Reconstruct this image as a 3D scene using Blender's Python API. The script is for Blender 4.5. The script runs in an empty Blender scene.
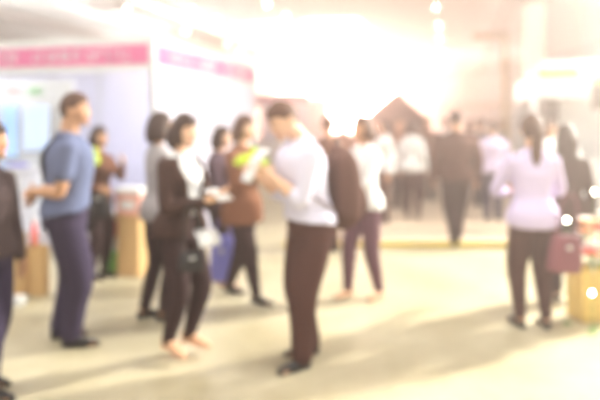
import bpy, bmesh, math, random
from mathutils import Vector, Matrix, noise
from math import sin, cos, pi, radians as R, atan2, sqrt
random.seed(7)
C = bpy.context.scene.collection
V = Vector
F, CH, HY = 600.0, 1.55, 122.0            # focal length in px, camera height, horizon row
YAW = -15.0                                # the hall is turned 15 degrees against the view

# ------------------------------------------------------------------ materials
MATS = {}
def mat(name, col, rough=.75, var=.06, scale=30, bump=.15, metal=0, spec=.4, sheen=0, emit=None, estr=0, alpha=1, trans=0, voro=False):
    if name in MATS: return MATS[name]
    m = bpy.data.materials.new(name); m.use_nodes = True
    nt = m.node_tree; b = nt.nodes['Principled BSDF']
    tc = nt.nodes.new('ShaderNodeTexCoord')
    n = nt.nodes.new('ShaderNodeTexNoise'); n.inputs['Scale'].default_value = scale; n.inputs['Detail'].default_value = 4
    nt.links.new(tc.outputs['Object'], n.inputs['Vector'])
    r = nt.nodes.new('ShaderNodeValToRGB'); nt.links.new(n.outputs['Fac'], r.inputs['Fac'])
    r.color_ramp.elements[0].position = .3; r.color_ramp.elements[1].position = .7
    r.color_ramp.elements[0].color = [max(0, c*(1-var)) for c in col] + [1]
    r.color_ramp.elements[1].color = [min(1, c*(1+var)) for c in col] + [1]
    nt.links.new(r.outputs['Color'], b.inputs['Base Color'])
    b.inputs['Roughness'].default_value = rough; b.inputs['Metallic'].default_value = metal
    b.inputs['Specular IOR Level'].default_value = spec
    if sheen: b.inputs['Sheen Weight'].default_value = sheen
    if trans: b.inputs['Transmission Weight'].default_value = trans
    if alpha < 1: b.inputs['Alpha'].default_value = alpha
    if bump:
        bp = nt.nodes.new('ShaderNodeBump'); bp.inputs['Strength'].default_value = bump; bp.inputs['Distance'].default_value = .003
        nt.links.new(n.outputs['Fac'], bp.inputs['Height']); nt.links.new(bp.outputs['Normal'], b.inputs['Normal'])
    if emit:
        b.inputs['Emission Color'].default_value = (*emit, 1); b.inputs['Emission Strength'].default_value = estr
    MATS[name] = m
    return m
SKIN = mat('skin', (.60, .33, .20), .5, .05, 60)
SKIN2 = mat('skin_light', (.82, .52, .36), .5, .05, 60)
HAIRB = mat('hair_black', (.045, .022, .016), .65, .3, 120, .6)
HAIRD = mat('hair_brown', (.095, .042, .024), .65, .3, 120, .6)
EYEW = mat('eye_white', (.8, .8, .78), .2, .02)
EYED = mat('eye_dark', (.02, .012, .01), .15, .02)
LIP = mat('lip_red', (.55, .17, .14), .4, .05)
WHITE = mat('white_panel', (.86, .86, .88), .5, .02, 8)
LAV = mat('lavender_panel', (.78, .76, .94), .55, .03, 6)
ALU = mat('aluminium', (.75, .75, .77), .3, .03, metal=.8)
PINK = mat('pink_vinyl', (.86, .20, .43), .5, .03, 10)
TAN = mat('kraft_paper', (.66, .43, .20), .8, .1, 40)
BLACKP = mat('black_plastic', (.03, .03, .032), .4, .1)
RUB = mat('rubber_sole', (.03, .025, .025), .7, .1)
GOLD = mat('mustard_paint', (.40, .29, .05), .5, .08)
YEL = mat('yellow_vinyl', (.86, .52, .02), .5, .05, 10)
def fab(name, col, **k): return mat(name, col, .9, k.pop('var', .1), 90, .4, spec=.15, **k)

# ------------------------------------------------------------------ mesh kit
def at(px, d, z=0):                        # point at depth d seen in column px
    return V(((px-300)/F*d, d, z))
def zpx(py, d): return CH + (HY-py)/F*d
def prop(o, label=None, cat=None, group=None, kind=None):
    if label: o['label'] = label
    if cat: o['category'] = cat
    if group: o['group'] = group
    if kind: o['kind'] = kind
    return o
def obj(name, bm, m, parent=None, smooth=False):
    bmesh.ops.recalc_face_normals(bm, faces=bm.faces)
    me = bpy.data.meshes.new(name); bm.to_mesh(me); bm.free()
    for mm in (m if isinstance(m, (list, tuple)) else [m]): me.materials.append(mm)
    if smooth: me.polygons.foreach_set('use_smooth', [True]*len(me.polygons))
    o = bpy.data.objects.new(name, me); C.objects.link(o); o.parent = parent
    return o
def empty(name, loc, rz=0, **k):
    o = bpy.data.objects.new(name, None); C.objects.link(o); o.location = loc; o.rotation_euler = (0, 0, rz)
    o.empty_display_size = .1
    prop(o, **k); return o
def box(bm, x0, x1, y0, y1, z0, z1, bev=0, M=None):
    r = bmesh.ops.create_cube(bm, size=1)
    vs = r['verts']
    for v in vs: v.co = V(((x0+x1)/2+v.co.x*(x1-x0), (y0+y1)/2+v.co.y*(y1-y0), (z0+z1)/2+v.co.z*(z1-z0)))
    if bev:
        es = {e for v in vs for e in v.link_edges}
        g = bmesh.ops.bevel(bm, geom=list(es), offset=bev, segments=2, affect='EDGES', profile=.5)
        vs = list({v for f in g['faces'] for v in f.verts} | {v for v in vs if v.is_valid})
    if M:
        for v in vs: v.co = M @ v.co
def boxo(name, parent, m, *a, bev=.004, **k):
    bm = bmesh.new(); box(bm, *a, bev=bev); return prop(obj(name, bm, m, parent), **k)
def rings(bm, rs, cap=True):
    L = [[bm.verts.new(p) for p in r] for r in rs]
    n = len(L[0])
    for a, b in zip(L, L[1:]):
        for i in range(n): bm.faces.new((a[i], a[(i+1) % n], b[(i+1) % n], b[i]))
    if cap: bm.faces.new(L[0][::-1]); bm.faces.new(L[-1])
def catmull(P, k=4):
    out = []
    for i in range(len(P)-1):
        p0 = P[max(0, i-1)]; p1 = P[i]; p2 = P[i+1]; p3 = P[min(len(P)-1, i+2)]
        for j in range(k):
            t = j/k
            out.append([.5*(2*b+(c-a)*t+(2*a-5*b+4*c-d)*t*t+(3*b-a-3*c+d)*t**3) for a, b, c, d in zip(p0, p1, p2, p3)])
    out.append(list(P[-1])); return out
def tube(bm, pts, rad, n=12, side=V((1, 0, 0)), k=4, T=None, p=2.0, cap=True, dome=True):
    """pts: vectors; rad: r or (r_side, r_other) per point; swept ellipse, domed at both ends"""
    Q = [list(q)+list((r, r) if not isinstance(r, (tuple, list)) else r) for q, r in zip(pts, rad)]
    Q = catmull(Q, k) if k > 1 else Q
    P = [V(q[:3]) for q in Q]
    rs = []
    for i, q in enumerate(Q):
        t = (P[min(i+1, len(P)-1)]-P[max(i-1, 0)]).normalized()
        s = (side-t*side.dot(t))
        if s.length < 1e-3: s = V((0, 1, 0)).cross(t)
        s.normalize(); u = t.cross(s)
        ring = []
        for j in range(n):
            a = 2*pi*j/n; ca, sa = cos(a), sin(a)
            ca = math.copysign(abs(ca)**(2/p), ca); sa = math.copysign(abs(sa)**(2/p), sa)
            ring.append((P[i], s*ca*q[3]+u*sa*q[4], t, min(q[3], q[4])))
        rs.append(ring)
    R2 = []
    if cap and dome:
        for f, g in ((.35, .9), (.8, .55)): R2.append([c+o*f-t*r*g for c, o, t, r in rs[0]])
    R2 += [[c+o for c, o, t, r in ring] for ring in rs]
    if cap and dome:
        for f, g in ((.8, .55), (.35, .9)): R2.append([c+o*f+t*r*g for c, o, t, r in rs[-1]])
    if T: R2 = [[T @ v for v in r] for r in R2]
    rings(bm, R2)
def blob(bm, c, r, fn=None, T=None, nu=20, nv=14):
    rs = []
    for i in range(1, nv):
        ph = pi*i/nv; ring = []
        for j in range(nu):
            a = 2*pi*j/nu
            d = V((sin(ph)*cos(a), sin(ph)*sin(a), -cos(ph)))
            q = V((d.x*r[0], d.y*r[1], d.z*r[2]))
            if fn: q = fn(d, q)
            q = V(c)+q
            ring.append(T @ q if T else q)
        rs.append(ring)
    rings(bm, rs)
def remesh(bm, vox, it=2):
    me = bpy.data.meshes.new('t'); bm.to_mesh(me); bm.free()
    o = bpy.data.objects.new('t', me); C.objects.link(o)
    md = o.modifiers.new('r', 'REMESH'); md.mode = 'VOXEL'; md.voxel_size = vox
    if it: s = o.modifiers.new('s', 'SMOOTH'); s.iterations = it; s.factor = .5
    dg = bpy.context.evaluated_depsgraph_get(); dg.update()
    e = o.evaluated_get(dg).to_mesh()
    out = bmesh.new(); out.from_mesh(e)
    bpy.data.objects.remove(o); bpy.data.meshes.remove(me)
    return out
def sstep(a, b, x):
    t = max(0, min(1, (x-a)/(b-a))); return t*t*(3-2*t)

# ------------------------------------------------------------------ people
MALE = [(.475, .075, .058, .004), (.50, .092, .066, .006), (.54, .094, .070, .006), (.60, .086, .064, 0), (.66, .092, .066, -.003),
        (.72, .101, .072, -.004), (.765, .106, .068, 0), (.797, .100, .054, .005), (.82, .070, .042, .008), (.84, .040, .034, .008)]
FEM = [(.475, .076, .060, .006), (.50, .097, .070, .008), (.54, .098, .072, .008), (.60, .075, .056, 0), (.64, .072, .055, -.002),
       (.70, .082, .066, -.008), (.735, .086, .072, -.010), (.765, .090, .060, -.002), (.797, .086, .048, .004), (.82, .062, .038, .008), (.84, .034, .030, .008)]
def ik(a, b, l1, l2, hint):
    d = b-a; L = min(d.length, (l1+l2)*.999); n = d.normalized(); b = a+n*L
    x = (l1*l1-l2*l2+L*L)/(2*L); h = sqrt(max(0, l1*l1-x*x))
    w = hint-a; w = w-n*w.dot(n); w.normalize()
    return a+n*x+w*h, b
def hand(bm, W, d, nrm, h, sgn, curl=.5, fine=True):
    """palm and five fingers: d along the hand, nrm out of the palm, sgn picks the thumb side"""
    d = d.normalized(); nrm = (nrm-d*nrm.dot(d)).normalized(); s = d.cross(nrm)*sgn
    tube(bm, [W-d*.006*h, W+d*.018*h, W+d*.046*h], [(.015*h, .011*h), (.022*h, .011*h), (.023*h, .0095*h)], 10, side=s, k=2)
    r = .0052*h
    for i, (off, ln) in enumerate(((.0165, .041), (.0055, .046), (-.0055, .043), (-.0165, .034))):
        p = W+d*.044*h+s*off*h; dd = (d+s*off*5).normalized(); P = [p-dd*.01*h, p]; a = curl*(.35+.08*i)
        for q in (.42, .33, .25):
            dd = (dd*cos(a)+nrm*sin(a)).normalized(); p = p+dd*ln*q*h; P.append(p); a = curl*.75
        tube(bm, P, [r*1.1, r*1.1, r, r*.92, r*.8], 8, side=s, k=1)
    p = W+d*.012*h+s*.016*h; t1 = (d*.55+s*.75+nrm*.35).normalized(); t2 = (d*.9+s*.25+nrm*.5*curl).normalized()
    tube(bm, [p, p+t1*.022*h, p+t1*.022*h+t2*.018*h, p+t1*.022*h+t2*.034*h], [r*1.5, r*1.35, r*1.15, r*.9], 8, k=1)

def person(loc, yaw, h, label, group=None, fem=False, g=1.0, lean=0., hy=0., hp=0., hands=None, elbows=None, hdir=None, hnrm=None, curl=(.6, .6),
           feet=((-.055, 0, 0), (.055, 0, 0)), top=None, sleeve='long', untuck=True, shirt2=None, legs=None, shoes=None, heels=False,
           hair='short', hairm=HAIRB, skin=SKIN, vox=.007, wide=1.0, drop=0., hem=None, lw=1.0, openf=.5, tie=None, belt=None, badge=None):
    root = empty('person', (loc[0], loc[1], 0), R(yaw), label=label, cat='person', group=group)
    SEC = FEM if fem else MALE
    Z0 = .53*h
    TM = Matrix.Translation((0, 0, Z0-drop*h)) @ Matrix.Rotation(lean, 4, 'X') @ Matrix.Translation((0, 0, -Z0))
    nb = V((0, .008*h, .85*h))
    HM = TM @ Matrix.Translation(nb) @ Matrix.Rotation(hy, 4, 'Z') @ Matrix.Rotation(hp, 4, 'X') @ Matrix.Translation(-nb)
    def torso(bm, z0, z1, c, wid=1.0, flare=0):
        S = [s for s in SEC if z0-.001 <= s[0] <= z1+.001]
        if z0 < S[0][0]-.002:
            lo = [s for s in SEC if s[0] < z0]; b_ = lo[-1] if lo else None
            if b_: t_ = (z0-b_[0])/(S[0][0]-b_[0]); S = [tuple(x+(y-x)*t_ for x, y in zip(b_, S[0]))]+S
            else: S = [(z0, .094 , .070, .006)]+[s for s in S if s[0] >= .54]
        tube(bm, [TM @ V((0, s[3]*h, s[0]*h)) for s in S],
             [((s[1]*g+c+flare*max(0, .62-s[0])/.14)*h*wid, (s[2]*g+c+flare*.7*max(0, .62-s[0])/.14)*h) for s in S], 24, k=3, p=2.3, dome=False)
    sx = (.090 if fem else .104)*g
    # joints
    A = []
    for i, sg in enumerate((-1, 1)):
        S = TM @ V((sg*sx*h, .004*h, .792*h))
        W = V(hands[i])*h if hands and hands[i] else TM @ V((sg*(.145*wide)*h, -.02*h, .485*h))
        E = V(elbows[i])*h if elbows and elbows[i] else TM @ V((sg*.2*h, .12*h, .6*h))
        E, W = ik(S, W, .172*h, .150*h, E)
        A.append((S, E, W))
    Lg = []
    for i, sg in enumerate((-1, 1)):
        H = TM @ V((sg*.050*h, .004*h, .50*h))
        f = feet[i]; an = V((f[0]*h, f[1]*h, .045*h+(f[3]*h if len(f) > 3 else 0)))
        fy = f[2]; kd = V((sin(-fy)*-1, -cos(fy), 0))
        K, an2 = ik(H, an, .235*h, .228*h, H+V((sin(fy), -cos(fy), 0))*1.0)
        Lg.append((H, K, an2, fy))
    # --- body
    bm = bmesh.new()
    torso(bm, .47, .85, -.006)
    tube(bm, [TM @ V((0, .008*h, .815*h)), TM @ V((0, .006*h, .85*h)), HM @ V((0, .0*h, .89*h))], [.037*h*g, .031*h*g, .030*h*g], 14)
    def hf(d, q):
        k = max(0, -d.z)
        q.x *= 1-.30*k**1.6
        if d.y > 0: q.y *= 1-.30*k
        else: q.y *= 1+.04*k
        q.y -= .006*h*k
        return q
    hc = V((0, -.010*h, .934*h))
    blob(bm, hc, (.0455*h, .0565*h, .066*h), hf, HM)
    tube(bm, [HM @ V((0, -.058*h, .944*h)), HM @ V((0, -.067*h, .930*h)), HM @ V((0, -.0715*h, .921*h)), HM @ V((0, -.060*h, .915*h))],
         [(.0045*h, .0045*h), (.006*h, .005*h), (.0085*h, .005*h), (.006*h, .003*h)], 8, k=2)
    tube(bm, [HM @ V((-.025*h, -.050*h, .950*h)), HM @ V((0, -.061*h, .951*h)), HM @ V((.025*h, -.050*h, .950*h))], [.005*h]*3, 8)
    blob(bm, (0, -.060*h, .883*h), (.014*h, .009*h, .011*h), T=HM)
    for sg in (-1, 1):
        blob(bm, (sg*.0465*h, .001*h, .931*h), (.0055*h, .010*h, .0175*h), T=HM)
        blob(bm, (sg*.024*h, -.047*h, .921*h), (.014*h, .012*h, .016*h), T=HM)
    for i, (S, E, W) in enumerate(A):
        ga = g*(.88 if fem else 1)
        tube(bm, [S, S.lerp(E, .35), E, E.lerp(W, .3), W], [.026*h*ga, .025*h*ga, .020*h*ga, .0215*h*ga, .0135*h*ga], 12)
        d = V(hdir[i]) if hdir and hdir[i] else (W-E)
        nr = V(hnrm[i]) if hnrm and hnrm[i] else V((1 if i == 0 else -1, .3, 0))
        hand(bm, W, d, nr, h, 1 if i == 0 else -1, curl[i])
    for H, K, an, fy in Lg:
        tube(bm, [H, H.lerp(K, .5), K, K.lerp(an, .3), an], [.045*h*g, .040*h*g, .029*h, .031*h, .020*h], 12)
        fd = V((sin(fy), -cos(fy), 0))
        tube(bm, [an+V((0, 0, -.01*h))-fd*.012*h, an+fd*.04*h+V((0, 0, -.025*h)), an+fd*.09*h+V((0, 0, -.034*h))], [.020*h, (.020*h, .014*h), (.022*h, .008*h)], 10, side=V((cos(fy), sin(fy), 0)))
    obj('body', remesh(bm, vox, 2), skin, root, True)
    # --- face parts
    for sg in (-1, 1):
        bm = bmesh.new(); blob(bm, (sg*.0185*h, -.0535*h, .937*h), (.0085*h, .005*h, .0055*h), T=HM, nu=12, nv=8); e = obj('eye', bm, EYEW, root, True)
        bm = bmesh.new(); blob(bm, (sg*.0185*h, -.0565*h, .937*h), (.0042*h, .003*h, .0045*h), T=HM, nu=10, nv=6); obj('iris', bm, EYED, e, True)
        bm = bmesh.new(); tube(bm, [HM @ V((sg*x*h, y*h, z*h)) for x, y, z in ((.010, -.0640, .950), (.020, -.0600, .954), (.030, -.0500, .951))], [.0022*h]*3, 6); obj('eyebrow', bm, hairm, root, True)
    bm = bmesh.new(); tube(bm, [HM @ V((x*h, y*h, z*h)) for x, y, z in ((-.016, -.056, .9045), (0, -.065, .9035), (.016, -.056, .9045))], [(.002*h, .002*h), (.0045*h, .004*h), (.002*h, .002*h)], 8, side=V((0, 0, 1))); obj('lips', bm, LIP, root, True)
    # --- hair
    long_ = hair in ('long', 'bob', 'pony', 'bun')
    def hairf(d, q):
        if long_:
            tz = .42 if d.y < -.55 else (.42-(d.y+.55)/.35*1.3 if d.y < -.2 else -.88)
            if hair in ('pony', 'bun'): tz = max(tz, -.1 if d.y < .1 else -.62)
        else:
            tz = .48 if d.y < -.5 else (.48-(d.y+.5)/.4*.38 if d.y < -.1 else (.10-(d.y+.1)/1.1*.85))
        m = sstep(tz-.10, tz+.10, d.z)
        q = hf(d, q)
        nz = noise.noise(d*4+V((h*7, 0, 0)))*.05
        kk = (1.13 if long_ else 1.10)+nz+.05*max(0, d.z)
        return q*(.86+(kk-.86)*m)
    bm = bmesh.new(); blob(bm, hc, (.0455*h, .0565*h, .066*h), hairf, HM, 36, 28)
    if hair in ('long', 'bob'):
        zb = .80 if hair == 'long' else .865
        for sg in (-1, 1):
            tube(bm, [HM @ V((sg*.036*h, .0*h, .965*h)), HM @ V((sg*.046*h, .004*h, .92*h)), HM @ V((sg*.047*h, .010*h, .88*h)), TM @ V((sg*.045*h, .012*h, zb*h))],
                 [(.010*h, .026*h), (.014*h, .032*h), (.015*h, .030*h), (.008*h, .018*h)], 12)
        tube(bm, [HM @ V((0, .03*h, .96*h)), HM @ V((0, .040*h, .92*h)), HM @ V((0, .040*h, .875*h)), TM @ V((0, .046*h, zb*h))],
             [(.038*h, .02*h), (.046*h, .022*h), (.048*h, .022*h), (.030*h, .012*h)], 16)
    if hair == 'pony':
        tube(bm, [HM @ V((0, .045*h, .955*h)), HM @ V((0, .068*h, .935*h)), HM @ V((.004*h, .070*h, .88*h)), TM @ V((.006*h, .066*h, .81*h)), TM @ V((.004*h, .062*h, .765*h))],
             [.012*h, .018*h, (.026*h, .018*h), (.024*h, .016*h), (.008*h, .007*h)], 12)
    if hair == 'bun': blob(bm, (0, .062*h, .950*h), (.026*h, .022*h, .024*h), T=HM)
    obj('hair', remesh(bm, vox*.9, 1), hairm, root, True)
    # --- trousers
    loose = .0075
    bm = bmesh.new(); torso(bm, .47, .60 if untuck else .58, .004)
    for H, K, an, fy in Lg:
        fd = V((sin(fy), -cos(fy), 0))
        tube(bm, [H, H.lerp(K, .5), K, K.lerp(an, .5), an+V((0, 0, .004*h))], [(.049*g+.004)*h*lw, (.047*g+.006)*h*lw, .045*h*g*lw, (.037 if fem else .041)*h*lw, (.027 if fem else .036)*h*lw], 14)
    obj('trousers', remesh(bm, max(vox, .009), 4), legs, root, True)
    # --- shoes
    for H, K, an, fy in Lg:
        fd = V((sin(fy), -cos(fy), 0)); sd = V((cos(fy), sin(fy), 0)); z0 = an.z-.045*h
        c = V((an.x, an.y, 0))
        bm = bmesh.new()
        hz = .026 if heels else 0
        tube(bm, [c-fd*.026*h+V((0, 0, z0+(.024+hz)*h)), c+fd*.0*h+V((0, 0, z0+(.026+hz)*h)), c+fd*.045*h+V((0, 0, z0+(.019+hz*.5)*h)), c+fd*.095*h+V((0, 0, z0+.014*h))],
             [(.015*h, .017*h), (.021*h, .022*h), (.023*h, .015*h), (.017*h, .008*h)], 14, side=sd)
        s = obj('shoe', remesh(bm, max(.006, vox*.8), 1), shoes, root, True)
        bm = bmesh.new()
        tube(bm, [c-fd*.034*h+V((0, 0, z0+(.004+hz)*h)), c+V((0, 0, z0+(.004+hz)*h)), c+fd*.05*h+V((0, 0, z0+(.004+hz*.2)*h)), c+fd*.104*h+V((0, 0, z0+.004*h))],
             [(.014*h, .0035*h), (.018*h, .0035*h), (.023*h, .0035*h), (.014*h, .0035*h)], 12, side=sd)
        obj('sole', bm, RUB if not heels else shoes, s, True)
        if heels:
            bm = bmesh.new(); tube(bm, [c-fd*.03*h+V((0, 0, z0+.03*h)), c-fd*.032*h+V((0, 0, z0+.004*h))], [.010*h, .005*h], 8, k=2); obj('heel', bm, shoes, s, True)
    # --- top
    if shirt2:                                          # shirt under an open jacket
        bm = bmesh.new(); torso(bm, .53, .84, .004)
        obj('shirt', remesh(bm, max(vox, .008), 3), shirt2, root, True)
        bm = bmesh.new()
        S = [s for s in SEC if .49 <= s[0] <= .825]
        Q = catmull([(s[0], s[1]*g+.014+.012*max(0, .6-s[0])/.1, s[2]*g+.014+.006*max(0, .6-s[0])/.1, s[3]) for s in S], 3)
        rs = []
        n = 40
        for z, rx, ry, yo in Q:
            gap = openf*(.25+.75*sstep(.56, .80, z)) if z > .6 else openf*(.25+(.6-z)*3)
            ring = []
            for j in range(n+1):
                a = -pi/2+gap+(2*pi-2*gap)*j/n
                ca, sa = cos(a), sin(a)
                ca = math.copysign(abs(ca)**.87, ca); sa = math.copysign(abs(sa)**.87, sa)
                ring.append(TM @ V((rx*ca*h, (yo+ry*sa)*h, z*h)))
            rs.append(ring)
        for dlt in (0,):
            Lv = [[bm.verts.new(p) for p in r] for r in rs]
            for a, b in zip(Lv, Lv[1:]):
                for i in range(n): bm.faces.new((a[i], a[i+1], b[i+1], b[i]))
        bmesh.ops.recalc_face_normals(bm, faces=bm.faces)
        bmesh.ops.solidify(bm, geom=list(bm.faces), thickness=-.008*h)
    else:
        bm = bmesh.new(); torso(bm, hem or (.49 if untuck else .55), .84, .009 if untuck else .008, flare=.012 if untuck else .0)
    ca = .011 if shirt2 or top.name.startswith('suit') else .007
    for S, E, W in A:
        ga = g*(.88 if fem else 1)
        P = [S+(V((0, 0, -.004*h))), S.lerp(E, .35), E, E.lerp(W, .4), W]
        r = [(.031*ga+ca*.6)*h, (.027*ga+ca)*h, (.022*ga+ca)*h, (.021*ga+ca)*h, (.016*ga+ca*.6)*h]
        if sleeve == 'short': P = P[:2]+[S.lerp(E, .62)]; r = r[:2]+[(.027*ga+ca*1.2)*h]
        if sleeve == 'rolled': P = P[:3]+[E.lerp(W, .18)]; r = r[:3]+[(.023*ga+ca)*h]
        tube(bm, P, r, 14)
    obj('jacket' if shirt2 or top.name.startswith('suit') else 'shirt', remesh(bm, max(vox, .008), 2), top, root, True)
    bm = bmesh.new()                                    # collar
    cr = []
    for rr, zz in ((.046, .826), (.040, .848), (.035, .848), (.038, .826)):
        cr.append([TM @ V((rr*g*1.02*cos(a)*h, (.006+rr*g*sin(a))*h, (zz-.010*max(0, -sin(a)))*h)) for a in [2*pi*j/24 for j in range(24)]])
    rings(bm, cr+[cr[0]], cap=False); bmesh.ops.remove_doubles(bm, verts=bm.verts, dist=1e-5)
    obj('collar', bm, shirt2 or top, root, True)
    if tie:
        bm = bmesh.new(); tube(bm, [TM @ V((0, -.045*h, .825*h)), TM @ V((0, -.082*h, .75*h)), TM @ V((0, -.082*h, .60*h))], [(.008*h, .004*h), (.014*h, .003*h), (.020*h, .003*h)], 8); obj('tie', bm, tie, root, True)
    if belt:
        bm = bmesh.new(); S = [s for s in SEC if s[0] in (.54, .60)]
        f = lambda z: [(S[0][j]+(S[1][j]-S[0][j])*(z-.54)/.06) for j in (1, 2, 3)]
        rs = []
        for z, c in ((.563, .011), (.583, .011), (.583, .006), (.563, .006)):
            a_, b_, o_ = f(z); rs.append([TM @ V(((a_*g+c)*cos(t)*h, (o_+(b_*g+c)*sin(t))*h, z*h)) for t in [2*pi*j/28 for j in range(28)]])
        rings(bm, rs+[rs[0]], cap=False); obj('belt', bm, belt, root, True)
    if badge:
        bm = bmesh.new()
        for sg in (-1, 1): tube(bm, [TM @ V((sg*.036*h, -.01*h, .845*h)), TM @ V((sg*.03*h, -.075*h, .76*h)), TM @ V((0, -.092*h, .66*h))], [.003*h]*3, 6)
        ln = obj('lanyard', bm, badge, root, True)
        bm = bmesh.new(); box(bm, -.022*h, .022*h, -.096*h, -.092*h, .61*h, .66*h, M=TM, bev=.001); obj('badge', bm, WHITE, ln)
    root['_A'] = 0; del root['_A']
    W2 = Matrix.Translation((loc[0], loc[1], 0)) @ Matrix.Rotation(R(yaw), 4, 'Z')
    return dict(root=root, W=W2, TM=TM, A=A, h=h)
def wp(P, *c): return P['W'] @ V([q*P['h'] for q in c])     # point in a person's frame (fractions of height) -> world
def hw(P, i, off=(0, 0, 0)): return P['W'] @ (P['A'][i][2]+V(off))

# ------------------------------------------------------------------ the hall
rz = R(YAW)
hall = Matrix.Rotation(rz, 4, 'Z')
S0, S1, T0, T1, HC = -21, 12, -6, 42, 5.0
def sbox(name, m, *a, label=None, bev=0):
    bm = bmesh.new(); box(bm, *a, bev=bev); bmesh.ops.transform(bm, matrix=hall, verts=bm.verts)
    return prop(obj(name, bm, m), kind='structure', label=label)
# floor: mottled beige polished concrete
fm = bpy.data.materials.new('beige_floor'); fm.use_nodes = True; nt = fm.node_tree; b = nt.nodes['Principled BSDF']
tc = nt.nodes.new('ShaderNodeTexCoord')
n1 = nt.nodes.new('ShaderNodeTexNoise'); n1.inputs['Scale'].default_value = 1.3; n1.inputs['Detail'].default_value = 6; n1.inputs['Roughness'].default_value = .6
n2 = nt.nodes.new('ShaderNodeTexNoise'); n2.inputs['Scale'].default_value = 9; n2.inputs['Detail'].default_value = 5
for n in (n1, n2): nt.links.new(tc.outputs['Object'], n.inputs['Vector'])
mx = nt.nodes.new('ShaderNodeMath'); mx.operation = 'MULTIPLY_ADD'; mx.inputs[1].default_value = .35
nt.links.new(n2.outputs['Fac'], mx.inputs[0]); nt.links.new(n1.outputs['Fac'], mx.inputs[2])
rp = nt.nodes.new('ShaderNodeValToRGB'); nt.links.new(mx.outputs[0], rp.inputs['Fac'])
rp.color_ramp.elements[0].position = .42; rp.color_ramp.elements[0].color = (.40, .335, .20, 1)
rp.color_ramp.elements[1].position = .90; rp.color_ramp.elements[1].color = (.57, .505, .36, 1)
nt.links.new(rp.outputs['Color'], b.inputs['Base Color']); b.inputs['Roughness'].default_value = .45
bp = nt.nodes.new('ShaderNodeBump'); bp.inputs['Strength'].default_value = .1; nt.links.new(n2.outputs['Fac'], bp.inputs['Height']); nt.links.new(bp.outputs['Normal'], b.inputs['Normal'])
sbox('floor', fm, S0, S1, T0, T1, -.2, 0)
WALL = mat('cream_wall', (.80, .77, .74), .7, .03, 3)
CEIL = mat('cream_ceiling', (.80, .76, .72), .8, .02, 3)
kx0, kx1, kt0, kt1 = -8.1, -3.2, 19.5, 40.5
bm = bmesh.new()
for a in ((S0, kx0, T0, T1), (kx1, S1, T0, T1), (kx0, kx1, T0, kt0), (kx0, kx1, kt1, T1)): box(bm, *a, HC, HC+.2)
bmesh.ops.transform(bm, matrix=hall, verts=bm.verts); prop(obj('ceiling', bm, CEIL), kind='structure')
SKY = mat('added_skylight_glow', (.9, .88, .85), .3, .01, emit=(1, .78, .62), estr=1.5)  # glowing skylight added to spread the bright area over the ceiling
sbox('added_skylight', SKY, kx0, kx1, kt0, kt1, HC+.12, HC+.16, label='long skylight added to carry the bright glow across the hall ceiling')
bm = bmesh.new()
for i in range(8): t = kt0+(kt1-kt0)*i/7; box(bm, kx0, kx1, t-.06, t+.06, HC-.02, HC+.12)
for s in (kx0, (kx0+kx1)/2, kx1): box(bm, s-.06, s+.06, kt0, kt1, HC-.02, HC+.12)
bmesh.ops.transform(bm, matrix=hall, verts=bm.verts); prop(obj('trim_6', bm, WHITE), kind='structure', label='white glazing bars of the added skylight')
sbox('wall_left', WALL, S0-.2, S0, T0, T1, -.2, HC+.2)
sbox('wall_right', WALL, S1, S1+.2, T0, T1, -.2, HC+.2)
sbox('wall_front', WALL, S0, S1, T0-.2, T0, -.2, HC+.2)
# back wall with a large daylit glazed opening
wx0, wx1, wz0, wz1 = -13.0, -4.2, .9, 4.85
bm = bmesh.new()
for a in ((S0, wx0, T1, T1+.2, -.2, HC+.2), (wx1, S1, T1, T1+.2, -.2, HC+.2), (wx0, wx1, T1, T1+.2, -.2, wz0), (wx0, wx1, T1, T1+.2, wz1, HC+.2)): box(bm, *a)
bmesh.ops.transform(bm, matrix=hall, verts=bm.verts)
prop(obj('wall_back', bm, WALL), kind='structure')
DAY = mat('daylight_glass', (.9, .85, .8), .3, .01, emit=(1, .54, .40), estr=260)
bm = bmesh.new(); box(bm, wx0, wx1, T1+.1, T1+.14, wz0, wz1); bmesh.ops.transform(bm, matrix=hall, verts=bm.verts)
prop(obj('window_1', bm, DAY), kind='structure', label='large bright glazed window in the far wall')
bm = bmesh.new()
for i in range(7):
    x = wx0+(wx1-wx0)*i/6; box(bm, x-.05, x+.05, T1-.02, T1+.1, wz0, wz1)
for z in (wz0, 2.9, wz1): box(bm, wx0, wx1, T1-.02, T1+.1, z-.05, z+.05)
bmesh.ops.transform(bm, matrix=hall, verts=bm.verts); prop(obj('trim_1', bm, WHITE), kind='structure', label='white mullions of the far window')
# ceiling soffits (long dropped beams) with linear lights
SOF = mat('taupe_soffit', (.58, .50, .45), .8, .04, 5)
for i, (s, w) in enumerate(((-9.8, .9), (-13.8, .5), (1.3, .5))):
    sbox('trim_%d' % (i+2), SOF, s-w/2, s+w/2, 15, T1, HC-.22, HC, label='dropped ceiling beam running along the hall')
LINE2 = mat('lamp_line_dim', (.9, .9, .85), .4, .01, emit=(1, .84, .62), estr=1.3)
LINE = mat('lamp_line', (.9, .9, .85), .4, .01, emit=(1, .86, .66), estr=5)
for s, lab in ((-8.6, 'long glowing ceiling light line nearest the hall centre'), (-10.95, 'long glowing ceiling light line left of the dropped beam')):
    r_ = empty('linear_light', hall @ V((s, 28, HC-.065)), rz, label=lab, cat='ceiling light')
    boxo('housing', r_, WHITE, -.14, .14, -13.5, 13.5, -.02, .06); boxo('diffuser', r_, LINE if s > -9 else LINE2, -.11, .11, -13.4, 13.4, -.05, -.02, bev=0)
PANEL = mat('fill_lamp_panel', (.9, .9, .88), .4, .01, emit=(1, .93, .84), estr=9)
SPOT = mat('lamp_spot', (.9, .9, .88), .4, .01, emit=(1, .85, .60), estr=90)
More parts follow.
